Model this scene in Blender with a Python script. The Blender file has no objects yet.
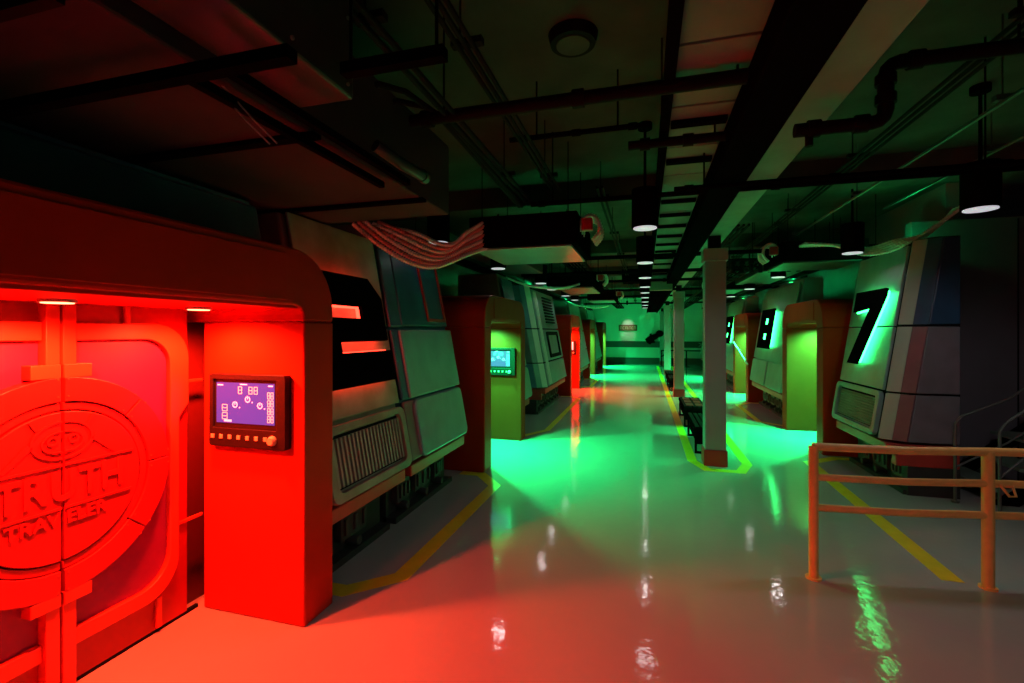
import bpy, bmesh, math, random
from mathutils import Vector, Matrix
random.seed(7)
PI = math.pi
C = bpy.context.scene.collection

# ------------------------------------------------------------------ materials
def mat(name, col, rough=.5, metal=0., emis=None, es=0., noise=0., nscale=4., bump=0., bscale=20., spec=.5, dirt=None, rnoise=0.):
    m = bpy.data.materials.new(name); m.use_nodes = True
    nt = m.node_tree; b = nt.nodes['Principled BSDF']
    b.inputs['Base Color'].default_value = (*col, 1)
    b.inputs['Roughness'].default_value = rough
    b.inputs['Metallic'].default_value = metal
    b.inputs['Specular IOR Level'].default_value = spec
    if emis:
        b.inputs['Emission Color'].default_value = (*emis, 1)
        b.inputs['Emission Strength'].default_value = es
    tc = nt.nodes.new('ShaderNodeTexCoord')
    if noise or dirt:
        n = nt.nodes.new('ShaderNodeTexNoise'); n.inputs['Scale'].default_value = nscale
        n.inputs['Detail'].default_value = 6
        nt.links.new(tc.outputs['Object'], n.inputs['Vector'])
        r = nt.nodes.new('ShaderNodeValToRGB')
        r.color_ramp.elements[0].position = .35; r.color_ramp.elements[1].position = .68
        d = dirt or tuple(c*(1-noise) for c in col)
        r.color_ramp.elements[0].color = (*d, 1); r.color_ramp.elements[1].color = (*col, 1)
        nt.links.new(n.outputs['Fac'], r.inputs['Fac'])
        nt.links.new(r.outputs['Color'], b.inputs['Base Color'])
    if rnoise:
        n = nt.nodes.new('ShaderNodeTexNoise'); n.inputs['Scale'].default_value = 2.5
        n.inputs['Detail'].default_value = 4
        nt.links.new(tc.outputs['Object'], n.inputs['Vector'])
        mr = nt.nodes.new('ShaderNodeMapRange')
        mr.inputs['To Min'].default_value = rough-rnoise; mr.inputs['To Max'].default_value = rough+rnoise
        nt.links.new(n.outputs['Fac'], mr.inputs['Value']); nt.links.new(mr.outputs['Result'], b.inputs['Roughness'])
    if bump:
        n = nt.nodes.new('ShaderNodeTexNoise'); n.inputs['Scale'].default_value = bscale
        n.inputs['Detail'].default_value = 2
        nt.links.new(tc.outputs['Object'], n.inputs['Vector'])
        bp = nt.nodes.new('ShaderNodeBump'); bp.inputs['Strength'].default_value = bump
        bp.inputs['Distance'].default_value = .01
        nt.links.new(n.outputs['Fac'], bp.inputs['Height']); nt.links.new(bp.outputs['Normal'], b.inputs['Normal'])
    return m
M = dict(
    floor=mat('epoxy floor', (.39,.395,.375), .075, noise=.1, nscale=.8, bump=.13, bscale=16, spec=.5),
    ceiling=mat('raw concrete', (.055,.06,.052), .9, noise=.45, nscale=2.5, bump=.4, bscale=9),
    beam=mat('pale concrete', (.26,.27,.25), .85, noise=.2, nscale=3),
    black=mat('black steel', (.004,.004,.0045), .9, noise=.3, spec=0),
    dark=mat('charcoal metal', (.010,.011,.012), .7, noise=.3, spec=.04),
    redpipe=mat('maroon pipe', (.010,.006,.006), .65, noise=.3, spec=.05),
    galv=mat('galvanised sheet', (.06,.065,.07), .4, .4, noise=.3, nscale=5),
    galvl=mat('bright sheet metal', (.42,.44,.46), .3, .7, noise=.2, nscale=3),
    board=mat('grey ceiling board', (.19,.2,.19), .8, noise=.25, nscale=1.6),
    ductd=mat('dark duct sheet', (.055,.035,.045), .7, noise=.3, nscale=2, spec=.1),
    portal=mat('orange red paint', (.46,.026,.006), .45, noise=.12, nscale=3, rnoise=.06, spec=.06),
    portalside=mat('red paint', (.42,.02,.01), .42, noise=.2, nscale=3),
    door=mat('door red paint', (.38,.007,.004), .42, noise=.08, nscale=5),
    doorband=mat('door orange paint', (.62,.045,.014), .38, noise=.06),
    recess=mat('door violet panel', (.25,.008,.075), .45, noise=.15),
    shadered=mat('shade-darkened red plate', (.10,.006,.004), .5),
    podg=mat('worn concrete grey shell', (.36,.36,.29), .42, dirt=(.21,.20,.15), nscale=3.2, metal=.1),
    podl=mat('pale brushed shell', (.26,.36,.39), .33, metal=.25, noise=.2, nscale=4),
    podb=mat('petrol blue shell', (.035,.10,.20), .38, noise=.3, nscale=3),
    podm=mat('mauve shell edge', (.22,.10,.125), .4, noise=.2),
    pods=mat('steel grey side panel', (.20,.205,.24), .4, noise=.18, nscale=6, metal=.2),
    blue=mat('dark blue panel', (.02,.075,.15), .4, noise=.25, nscale=4),
    sblue=mat('steel blue panel', (.12,.22,.38), .4, noise=.2),
    palel=mat('bright strip', (.75,.8,.75), .3),
    pale=mat('pale strip', (.36,.41,.37), .35),
    railr=mat('red chassis rail', (.5,.05,.035), .45, noise=.25),
    chassis=mat('dark chassis', (.03,.035,.03), .6, noise=.4, nscale=7),
    chl=mat('chassis fittings', (.05,.06,.05), .55, noise=.3, nscale=9),
    grille=mat('grille slats', (.30,.31,.26), .45, noise=.2),
    tape=mat('yellow floor tape', (.85,.62,.02), .35, noise=.12, nscale=8),
    orange=mat('orange railing paint', (.90,.50,.13), .45, noise=.15, nscale=12),
    pillar=mat('white pillar paint', (.31,.265,.29), .6, noise=.08, nscale=3),
    pillarred=mat('red pillar base', (.45,.02,.02), .45, noise=.15),
    hose=mat('corrugated hose', (.8,.8,.8), .3, metal=.2),
    hoser=mat('red hose', (.7,.3,.3), .35, metal=.2),
    wallw=mat('white wall paint', (.62,.74,.72), .8, noise=.08, nscale=1.5),
    wallband=mat('dark wall stripe', (.05,.055,.06), .6),
    chev=mat('grey chevron', (.3,.32,.33), .6),
    walld=mat('dark wall panel', (.17,.155,.18), .6, noise=.15, nscale=2),
    sign=mat('brown sign board', (.16,.07,.03), .6),
    signt=mat('cream sign lettering', (.6,.5,.36), .6),
    lens=mat('lamp lens', (.8,.8,.85), .4, emis=(.85,.83,.95), es=.58),
    lensr=mat('red lamp lens', (.9,.3,.2), .4, emis=(1,.16,.07), es=9),
    lensg=mat('green lamp lens', (.3,.9,.4), .4, emis=(.03,1,.22), es=9),
    glowg=mat('green backlight', (.1,.3,.15), .5, emis=(.03,1,.17), es=14),
    glowr=mat('red backlight', (.3,.05,.05), .5, emis=(1,.03,.015), es=9),
    lcd=mat('violet display', (.01,.01,.03), .3, emis=(.17,.06,.42), es=1., spec=.1),
    lcdb=mat('blue display', (.01,.01,.01), .3, emis=(.08,.26,.62), es=1., spec=.05),
    icon=mat('display icons', (.6,.6,.6), .4, emis=(.45,.62,.85), es=.9),
    icong=mat('display gauges', (.3,.6,.5), .4, emis=(.12,.45,.42), es=.9),
    button=mat('pale button', (.75,.5,.3), .4),
    bezel=mat('black bezel', (.012,.008,.008), .45, spec=.2),
    step=mat('green grey step tread', (.22,.32,.24), .45, metal=.3),
    steel=mat('dull steel rail', (.12,.13,.12), .4, metal=.5),
    whitebar=mat('white barrier bar', (.8,.85,.75), .4),
)

# ------------------------------------------------------------------ mesh helpers
class MB:
    def __init__(s): s.bm = bmesh.new()
    def _f(s, vs):
        try: return s.bm.faces.new(vs)
        except ValueError: pass
    def box(s, x0, x1, y0, y1, z0, z1, F=None):
        F = F or (lambda a, b, c: (a, b, c))
        v = [s.bm.verts.new(F(x, y, z)) for x in (x0, x1) for y in (y0, y1) for z in (z0, z1)]
        for q in ((0,1,3,2),(4,6,7,5),(0,4,5,1),(2,3,7,6),(0,2,6,4),(1,5,7,3)): s._f([v[i] for i in q])
        return s
    def poly(s, pts, w0, w1, F):
        a = [s.bm.verts.new(F(u, v, w0)) for u, v in pts]; b = [s.bm.verts.new(F(u, v, w1)) for u, v in pts]
        s._f(a); s._f(b); n = len(pts)
        for i in range(n): s._f([a[i], a[(i+1) % n], b[(i+1) % n], b[i]])
        return s
    def ring(s, o, i_, w0, w1, F, closed=True):
        A = [s.bm.verts.new(F(u, v, w0)) for u, v in o]; B = [s.bm.verts.new(F(u, v, w1)) for u, v in o]
        D = [s.bm.verts.new(F(u, v, w0)) for u, v in i_]; E_ = [s.bm.verts.new(F(u, v, w1)) for u, v in i_]
        n = len(o)
        for k in range(n if closed else n-1):
            j = (k+1) % n
            s._f([A[k], A[j], B[j], B[k]]); s._f([D[k], D[j], E_[j], E_[k]])
            s._f([B[k], B[j], E_[j], E_[k]]); s._f([A[k], A[j], D[j], D[k]])
        if not closed:
            for k in (0, n-1): s._f([A[k], B[k], E_[k], D[k]])
        return s
    def tube(s, path, r, n=8, closed=False):
        P = [Vector(p) for p in path]; rings = []
        up = None
        for i, p in enumerate(P):
            t = (P[(i+1) % len(P)] - P[i-1]) if closed else (P[min(i+1, len(P)-1)] - P[max(i-1, 0)])
            t.normalize()
            if up is None:
                up = Vector((0,0,1)) if abs(t.z) < .9 else Vector((1,0,0))
            a = (up - t*up.dot(t)); 
            if a.length < 1e-4: a = t.orthogonal()
            a.normalize(); up = a; b = t.cross(a)
            rr = r[i] if isinstance(r, (list, tuple)) else r
            rings.append([s.bm.verts.new(p + (a*math.cos(2*PI*k/n) + b*math.sin(2*PI*k/n))*rr) for k in range(n)])
        m = len(rings)
        for i in range(m if closed else m-1):
            for k in range(n): s._f([rings[i][k], rings[i][(k+1) % n], rings[(i+1) % m][(k+1) % n], rings[(i+1) % m][k]])
        if not closed: s._f(rings[0][::-1]); s._f(rings[-1])
        return s
    def cyl(s, a, b, r, n=20): return s.tube([a, b], r, n)
    def ball(s, c, rx, ry, rz, nu=16, nv=10):
        rows = []
        for j in range(1, nv):
            ph = PI*j/nv
            rows.append([s.bm.verts.new((c[0]+rx*math.sin(ph)*math.cos(2*PI*i/nu), c[1]+ry*math.sin(ph)*math.sin(2*PI*i/nu), c[2]+rz*math.cos(ph))) for i in range(nu)])
        t = s.bm.verts.new((c[0], c[1], c[2]+rz)); b = s.bm.verts.new((c[0], c[1], c[2]-rz))
        for i in range(nu):
            s._f([t, rows[0][i], rows[0][(i+1) % nu]]); s._f([b, rows[-1][(i+1) % nu], rows[-1][i]])
            for j in range(len(rows)-1): s._f([rows[j][i], rows[j+1][i], rows[j+1][(i+1) % nu], rows[j][(i+1) % nu]])
        return s
    def build(s, name, m, parent=None, bevel=0., smooth=False):
        bm = s.bm
        bmesh.ops.recalc_face_normals(bm, faces=bm.faces)
        me = bpy.data.meshes.new(name)
        if parent is not None: off = parent.matrix_world.translation if parent.parent is None else absloc(parent)
        else:
            xs = [v.co for v in bm.verts]
            off = Vector(((min(v.x for v in xs)+max(v.x for v in xs))/2, (min(v.y for v in xs)+max(v.y for v in xs))/2, min(v.z for v in xs)))
        if parent is not None: off = absloc(parent)
        bmesh.ops.translate(bm, verts=bm.verts, vec=-off)
        bm.to_mesh(me); bm.free()
        o = bpy.data.objects.new(name, me); C.objects.link(o)
        me.materials.append(M[m])
        if parent is not None: o.parent = parent
        else: o.location = off
        if smooth:
            for p in me.polygons: p.use_smooth = True
            md = o.modifiers.new('es', 'EDGE_SPLIT'); md.split_angle = math.radians(38)
        if bevel:
            md = o.modifiers.new('bevel', 'BEVEL'); md.width = bevel; md.segments = 2; md.limit_method = 'ANGLE'; md.angle_limit = math.radians(40)
        return o
def absloc(o):
    v = Vector((0,0,0))
    while o is not None: v = v + Vector(o.location); o = o.parent
    return v
def thing(name, label, cat, loc, group=None):
    o = bpy.data.objects.new(name, None); C.objects.link(o); o.location = loc; o.empty_display_size = .1
    return tag(o, label, cat, group)
def tag(o, label, cat, group=None, kind=None):
    o['label'] = label; o['category'] = cat
    if group: o['group'] = group
    if kind: o['kind'] = kind
    return o
def struct(o, label=None):
    o['kind'] = 'structure'
    if label: o['label'] = label
    return o
def dup(root, delta, label=None, group=None):
    r = root.copy(); C.objects.link(r); r.location = Vector(root.location) + Vector(delta)
    if label: r['label'] = label
    if group: r['group'] = group
    for ch in list(root.children):
        c = ch.copy(); C.objects.link(c); c.parent = r
        for g in list(ch.children):
            d = g.copy(); C.objects.link(d); d.parent = c
    return r
def rrect(u0, u1, v0, v1, r, n=6):
    out = []
    for cu, cv, a0 in ((u1-r, v1-r, 0), (u0+r, v1-r, 90), (u0+r, v0+r, 180), (u1-r, v0+r, 270)):
        for k in range(n+1):
            a = math.radians(a0+90*k/n); out.append((cu+r*math.cos(a), cv+r*math.sin(a)))
    return out
def arc(cu, cv, r, a0, a1, n=24):
    return [(cu+r*math.cos(math.radians(a0+(a1-a0)*k/n)), cv+r*math.sin(math.radians(a0+(a1-a0)*k/n))) for k in range(n+1)]
def text(body, name, m, parent, loc, rot, size, ext=.004, sx=1., align='CENTER', off=0.):
    cu = bpy.data.curves.new(name, 'FONT'); cu.body = body; cu.size = size; cu.extrude = ext; cu.align_x = align; cu.offset = off
    cu.resolution_u = 4
    o = bpy.data.objects.new(name, cu); C.objects.link(o); cu.materials.append(M[m])
    o.rotation_euler = rot; o.scale = (sx, 1, 1)
    bpy.context.view_layer.update()
    me = bpy.data.meshes.new_from_object(o)
    me.transform(o.matrix_world); bpy.data.objects.remove(o)
    q = bpy.data.objects.new(name, me); C.objects.link(q)
    q.location = Vector(loc) - absloc(parent); q.parent = parent
    return q
def lamp(kind, loc, e, col, r=.05, rot=(0,0,0), angle=160, blend=.6, name='lamp_light'):
    l = bpy.data.lights.new(name, kind); l.energy = e; l.color = col; 
    if kind == 'AREA': l.size = r
    else: l.shadow_soft_size = r
    if kind == 'SPOT': l.spot_size = math.radians(angle); l.spot_blend = blend
    o = bpy.data.objects.new(name, l); C.objects.link(o); o.location = loc; o.rotation_euler = rot
    return o
RED = (1, .044, .012); GREEN = (.008, 1, .22)

# ------------------------------------------------------------------ room shell
struct(MB().box(-3.6, 6.2, -3, 26.2, -.12, 0).build('floor', 'floor'))
struct(MB().box(-3.6, 6.2, -3, 26.2, 3.5, 3.65).build('ceiling', 'ceiling'))
struct(MB().box(-3.6, -3.4, -3, 26.2, 0, 3.5).build('wall_left', 'walld'))
struct(MB().box(3.5, 3.7, 6.9, 26.2, 0, 3.5).build('wall_right', 'walld'))
struct(MB().box(6.0, 6.2, -3, 6.75, 0, 3.5).build('wall_east', 'walld'))
struct(MB().box(-3.6, 6.2, -3.2, -3, 0, 3.5).build('wall_back', 'walld'))
struct(MB().box(-3.4, 3.5, 25.9, 26.1, 0, 3.5).build('wall_far', 'wallw'))
struct(MB().box(-3.4, 3.5, 25.87, 25.9, 0, .34).build('baseboard_far', 'wallband'))
w = struct(MB().box(-3.4, 3.5, 25.88, 25.9, .88, 1.21).build('trim_1', 'wallband'))
b = MB()
for x in (2.62, 2.98, 3.3):
    b.poly([(x, .95), (x+.1, .95), (x+.24, 1.045), (x+.1, 1.14), (x, 1.14), (x+.14, 1.045)], 0, .01, lambda u, v, w: (u, 25.875-w, v))
b.build('chevron_marking', 'chev', w)
struct(MB().box(3.09, 6.0, 6.75, 6.9, 0, 3.02).build('wall_stair', 'walld'))
b = MB()
for x in (4.1, 5.1): b.box(x, x+.012, 6.742, 6.75, .0, 3.0)
struct(b.build('trim_2', 'dark'))
# downstand beam on the pillars
struct(MB().box(.70, 1.02, -3, 25.9, 2.93, 3.5).build('ceiling_beam', 'beam', bevel=.01))
for i, y in enumerate((5.6, 9.4, 13.2, 17, 21)):
    struct(MB().box(-3.4, .68, y, y+.3, 3.25, 3.5).build('ceiling_beam', 'ceiling'))
    struct(MB().box(1.02, 3.5, y, y+.3, 3.25, 3.5).build('ceiling_beam', 'ceiling'))

# ------------------------------------------------------------------ floor tape
def tape(pts, w, label):
    b = MB(); F = lambda u, v, z: (u, v, z)
    P = [Vector((p[0], p[1])) for p in pts]; L = []; R = []
    for i, p in enumerate(P):
        d0 = (P[i]-P[i-1]).normalized() if i else None
        d1 = (P[i+1]-P[i]).normalized() if i < len(P)-1 else None
        d = ((d0 or d1)+(d1 or d0)).normalized(); n = Vector((-d.y, d.x))
        k = 1/max(.5, n.dot(Vector((-(d1 or d0).y, (d1 or d0).x))))
        L.append(p+n*w/2*k); R.append(p-n*w/2*k)
    b.ring([tuple(q) for q in L], [tuple(q) for q in R], .0005, .002, F, closed=False)
    return tag(b.build('floor_tape', 'tape'), label, 'floor tape', 'yellow floor tapes')
tape([(-2.14,2.67),(-1.90,2.67),(-1.63,2.93),(-1.60,4.95),(-1.88,5.30),(-2.14,5.30)], .13, 'yellow tape outline beside the pod with the numeral two')
tape([(2.75,7.28),(2.45,7.26),(2.06,6.95),(2.02,3.90)], .13, 'yellow tape line running out from the numeral seven pod behind the railing')
tape([(.60,24.6),(.60,6.62),(.74,6.24),(1.12,6.24),(1.26,6.62),(1.26,24.6)], .12, 'long yellow tape loop around the row of pillars')
tape([(-2.14,7.50),(-1.90,7.50),(-1.63,8.0),(-1.63,12.0),(-1.9,12.32),(-2.14,12.32)], .10, 'yellow tape between first green left portal and red far portal')
tape([(-2.14,14.5),(-1.90,14.5),(-1.63,14.8),(-1.63,16.8),(-1.9,17.1),(-2.14,17.1)], .10, 'yellow tape beyond the red far left portal')
tape([(2.75,9.52),(2.42,9.52),(2.08,9.85),(2.08,12.0),(2.42,12.4),(2.75,12.4)], .10, 'yellow tape in front of the pod with the numeral eight')

# ------------------------------------------------------------------ portals
def door_leaf(root, S, uc, sgn, xp=2.62):
    F0 = lambda u, v, w: (S*xp - S*w, uc + sgn*u, v)
    g = .006
    leaf = MB().poly([(g, .02), (.665, .02), (.665, 1.86), (g, 1.86)], 0, .02, F0).build('door_leaf', 'door', root)
    A = [(g+.055, 1.66)] + arc(.535-.14, 1.52, .14, 90, 0, 8) + arc(.535-.17, .45, .17, 0, -90, 8) + [(g+.055, .28)]
    MB().poly(A, .02, .023, F0).build('recessed_panel', 'recess', leaf)
    outer = [(g+.055, 1.745)] + arc(.65-.2, 1.545, .2, 90, 0, 8) + [(.65, 1.28), (.59, 1.20)] + arc(.59-.2, .40, .2, 0, -90, 8) + [(g+.055, .2)]
    inner = [(g+.055, 1.66)] + arc(.535-.14, 1.52, .14, 90, 0, 8) + [(.535, 1.28), (.535, 1.20)] + arc(.535-.17, .45, .17, 0, -90, 8) + [(g+.055, .28)]
    MB().ring(outer, inner, .02, .055, F0, closed=False).build('band_ring', 'doorband', leaf, bevel=.006)
    for q in ((g,.06,1.49,1.85,.02,.075),(g,.12,1.485,1.55,.02,.085),(g,.06,.03,.49,.02,.075),(g,.12,.43,.49,.02,.085),(.30,.33,1.745,1.85,.02,.04),(.47,.5,.03,.2,.02,.04),(.65,.76,1.395,1.415,.02,.035),(.59,.76,.56,.58,.02,.035)):
        MB().box(*q, F0).build('door_rib', 'doorband', leaf, bevel=.004)
    cz = .985
    edges = [-89.4, -42, 2, 46, 89.4]
    b = MB()
    for k in range(4):
        a0, a1 = edges[k]+.45, edges[k+1]-.45
        b.ring(arc(0, cz, .503, a0, a1, 14), arc(0, cz, .392, a0, a1, 14), .02, .085, F0, closed=False)
    b.build('segmented_ring', 'door', leaf, bevel=.003)
    MB().ring(arc(0, cz, .388, -89.2, 89.2, 40), arc(0, cz, .352, -89.2, 89.2, 40), .02, .075, F0, closed=False).build('rim', 'door', leaf, bevel=.004)
    MB().poly(arc(0, cz, .345, -89, 89, 40), .02, .082, F0).build('emblem_disc', 'door', leaf, bevel=.004)
    b = MB()
    for a in (-46, -38, -2, 6, 42, 50):
        for r in (.405, .50):
            u, v = r*math.cos(math.radians(a)), cz+r*math.sin(math.radians(a))
            b.poly(arc(u, v, .004, 0, 330, 7), .085, .089, F0)
    for v in (1.40, 1.48, .5, .58): b.poly(arc(.02, v, .004, 0, 330, 7), .085, .089, F0)
    b.build('bolt', 'doorband', leaf)
    # emblem: domed head with eyes, antenna, arms, banner lines
    T = .0825; b = MB()
    b.ring([(u*1.0, cz+.215+(v)*.72) for u, v in arc(0, 0, .125, -88, 88, 16)], [(u, cz+.215+v*.72) for u, v in arc(0, 0, .113, -88, 88, 16)], T, T+.006, F0, closed=False)
    b.ring([(u, cz+.205+v*.62) for u, v in arc(0, 0, .085, -88, 88, 16)], [(u, cz+.205+v*.62) for u, v in arc(0, 0, .077, -88, 88, 16)], T, T+.006, F0, closed=False)
    b.ring(arc(.042, cz+.215, .022, 0, 345, 15), arc(.042, cz+.215, .014, 0, 345, 15), T, T+.006, F0)
    b.poly([(.095, cz+.275), (.103, cz+.268), (.13, cz+.315), (.122, cz+.32)], T, T+.006, F0)
    b.poly([(.115, cz+.2), (.135, cz+.22), (.225, cz+.12), (.215, cz+.11)], T, T+.006, F0)
    MB().box(g, .31, cz+.094, cz+.104, T, T+.007, F0).build('banner_line', 'door', leaf); MB().box(g, .30, cz-.105, cz-.095, T, T+.007, F0).build('banner_line', 'door', leaf)
    b.build('emblem_head', 'door', leaf); b = MB()
    b.poly([(g, cz+.165), (.04, cz+.165), (.012, cz+.15), (g, cz+.15)], T, T+.006, F0)
    b.build('emblem_collar', 'door', leaf)
    # lettering: reads with the viewer facing the door
    first = (sgn == (1 if S > 0 else -1)) 
    rot = (PI/2, 0, PI/2) if S < 0 else (PI/2, 0, -PI/2)
    al = 'RIGHT' if first else 'LEFT'
    x = S*xp - S*(T+.003)
    text('TR' if first else 'TH', 'lettering', 'door', leaf, (x, uc+sgn*.062, cz-.06), rot, .19, .004, .80, al, .004)
    if not first: text('U', 'lettering', 'door', leaf, (x, uc, cz-.06), rot, .19, .004, .78, 'CENTER', .004)
    text('TRAV' if first else 'ELER', 'lettering', 'door', leaf, (x, uc+sgn*.012, cz-.175), rot, .085, .0035, .95, al, .002)
    return leaf

def portal(S, Y0, xf, label, color, lens, e, W=2.0, J=.26):
    xr = xf+.92
    xp = xf+.80
    root = thing('portal', label, 'portal', (S*(xf+.4), Y0+W/2, 0), 'arched portals along the hall')
    Fx = lambda u, v, w: (S*(xf+w), Y0+u, v)
    for a, bb in ((0, J), (W-J, W)):
        j = MB().box(a, bb, 0, 1.76, 0, (xr-xf if a == 0 else .74), Fx).build('jamb', 'portal', root, bevel=.012)
    # lintel with rounded upper corners
    H = 2.17; R = .34; r = .07
    pts = [(0, 1.76)] + arc(R, H-R, R, 180, 90, 10) + arc(W-R, H-R, R, 90, 0, 10) + [(W, 1.76), (W-J, 1.76)] \
        + arc(W-J-r, 1.85-r, r, 0, 90, 5) + arc(J+r, 1.85-r, r, 90, 180, 5) + [(J, 1.76)]
    # two flank pieces and a middle fascia panel, with open joints
    L = MB().poly(pts, .0, xr-xf, Fx).build('lintel', 'portal', root, bevel=.014)
    fas = MB().poly([(.36, 1.875), (W-.40, 1.875), (W-.40, 2.13), (.36, 2.13)], -.008, 0, Fx).build('fascia_panel', 'portal', root, bevel=.003)
    # dark side liner
    so = MB().box(J, W-J, 1.835, 1.85, .02, .9, Fx).build('soffit', 'portal', root)
    for dy in (.83, 1.47):
        c = (S*(xf+.46), Y0+dy, 1.834)
        d = MB().cyl((c[0], c[1], 1.822), (c[0], c[1], 1.835), .062, 24).build('downlight', 'pale', so)
        MB().cyl((c[0], c[1], 1.818), (c[0], c[1], 1.823), .052, 24).build('downlight_lens', lens, so)
        lamp('SPOT', (c[0], c[1], 1.80), e, color, .045, (0,0,0), 166 if color[0] > .5 else 156, .6 if color[0] > .5 else .8)
    for sgn in (-1, 1): door_leaf(root, S, Y0+W/2, sgn, xp)
    MB().box(-.0, W, 0, 2.1, xp-xf+.07, xr-xf-.01, Fx).build('back_plate', 'shadered', root)  # darker red puts the shade beside the leaves into the colour
    MB().box(J, W-J, 0, .02, xp-xf-.02, xp-xf-.0, Fx).build('threshold', 'dark', root)
    return root

P = {}
P['L1'] = portal(-1, .53, 1.88, 'nearest portal at left, flooded with red light over its double door', RED, 'lensr', 360)
P['L2'] = portal(-1, 5.36, 1.86, 'left portal with blue screen, red outside and green inside', GREEN, 'lensg', 760)
P['L3'] = portal(-1, 12.4, 1.90, 'far left portal with red-lit inner jamb between green ones', RED, 'lensr', 500)
P['L4'] = portal(-1, 17.2, 1.93, 'far left portal just beyond the red-lit one', GREEN, 'lensg', 1300)
P['L5'] = portal(-1, 22.3, 1.90, 'farthest left portal close to the end wall', GREEN, 'lensg', 1900)
P['R1'] = portal(1, 7.40, 2.36, 'green-lit portal beside the numeral seven pod', GREEN, 'lensg', 900)
P['R2'] = portal(1, 12.5, 2.40, 'right portal crossed by a slanting white barrier bar', GREEN, 'lensg', 1100)
P['R3'] = portal(1, 17.3, 2.42, 'farthest right portal half hidden behind the barrier portal', GREEN, 'lensg', 1300)

# ------------------------------------------------------------------ control panels
def control_panel(S, xf, Y0, label, lcd, W=2.0, J=.26):
    y = Y0+W-J
    x0, x1 = sorted((S*(xf+.09), S*(xf+.64)))
    t = thing('control_panel', label, 'control panel', ((x0+x1)/2, y, 1.02), 'wall control panels on the portals')
    F = lambda u, v, w: (x0+u, y-w, v)
    wd = x1-x0
    h = MB().poly(rrect(0, wd, 1.02, 1.45, .015, 3), 0, .035, F).ring(rrect(0, wd, 1.02, 1.45, .015, 3), rrect(.03, wd-.06, 1.13, 1.42, .008, 3), .035, .05, F).build('housing', 'bezel', t, bevel=.003)
    sc = MB().poly([(.045, 1.16), (wd-.085, 1.16), (wd-.085, 1.40), (.045, 1.40)], .035, .038, F).build('screen', lcd, t)
    a, bb = .045, wd-.085; w_ = bb-a
    U = lambda f: a+w_*f
    V = lambda f: 1.16+.24*f
    ic = MB()
    for fu, fv in ((.33, .46), (.55, .60), (.76, .46)):
        ic.ring(arc(U(fu), V(fv), .019, 115, 425, 18), arc(U(fu), V(fv), .013, 115, 425, 18), .038, .0395, F, closed=False)
        ic.box(U(fu)-.0025, U(fu)+.0025, V(fv), V(fv)+.02, .038, .0395, F)
        ic.box(U(fu)+.03, U(fu)+.037, V(fv)-.02, V(fv)-.013, .038, .0395, F)
    ic.box(U(.02), U(.12), V(.92), V(.95), .038, .0395, F); ic.box(U(.42), U(.54), V(.95), V(.975), .038, .0395, F)
    ic.box(U(.9), U(.98), V(.93), V(.96), .038, .0395, F); ic.box(U(.14), U(.27), V(.03), V(.08), .038, .0395, F)
    ic.build('screen_icon', 'icon', sc)
    g = MB()
    def cell(u, v, cw=.014, ch=.022):
        g.ring(rrect(U(u)-cw, U(u)+cw, V(v)-ch, V(v)+ch, .004, 2), rrect(U(u)-cw+.004, U(u)+cw-.004, V(v)-ch+.004, V(v)+ch-.004, .002, 2), .038, .0395, F)
        g.box(U(u)-cw+.004, U(u)+cw-.004, V(v)-.002, V(v)+.002, .038, .0395, F)
    for u in (.42, .60, .69): cell(u, .82)
    for k in range(2): cell(.15, .17+.2*k, .02, .021); 
    for k in range(4): cell(.91, .14+.19*k, .01, .02); cell(.965, .14+.19*k, .01, .02)
    g.build('screen_gauge', 'icong', sc)  # gauges shown glowing on the display
    for k in range(7):
        u = .03+k*(wd-.14)/6.4
        MB().box(u-.012, u+.012, 1.068, 1.092, .035, .055, F).build('button', 'button', t, bevel=.002)
    kx = wd-.085
    MB().tube([(x0+kx, y-.035, 1.075), (x0+kx, y-.06, 1.075), (x0+kx, y-.075, 1.075)], [.03, .028, .02], 16).build('knob', 'button', t)
    return t
control_panel(-1, 1.88, .53, 'control panel with violet screen on the nearest red-lit jamb', 'lcd')
control_panel(-1, 1.86, 5.36, 'control panel with pale blue screen on the green-lit jamb', 'lcdb')
control_panel(-1, 1.90, 12.4, 'small glowing control panel on the far red-lit jamb', 'icon')

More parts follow.
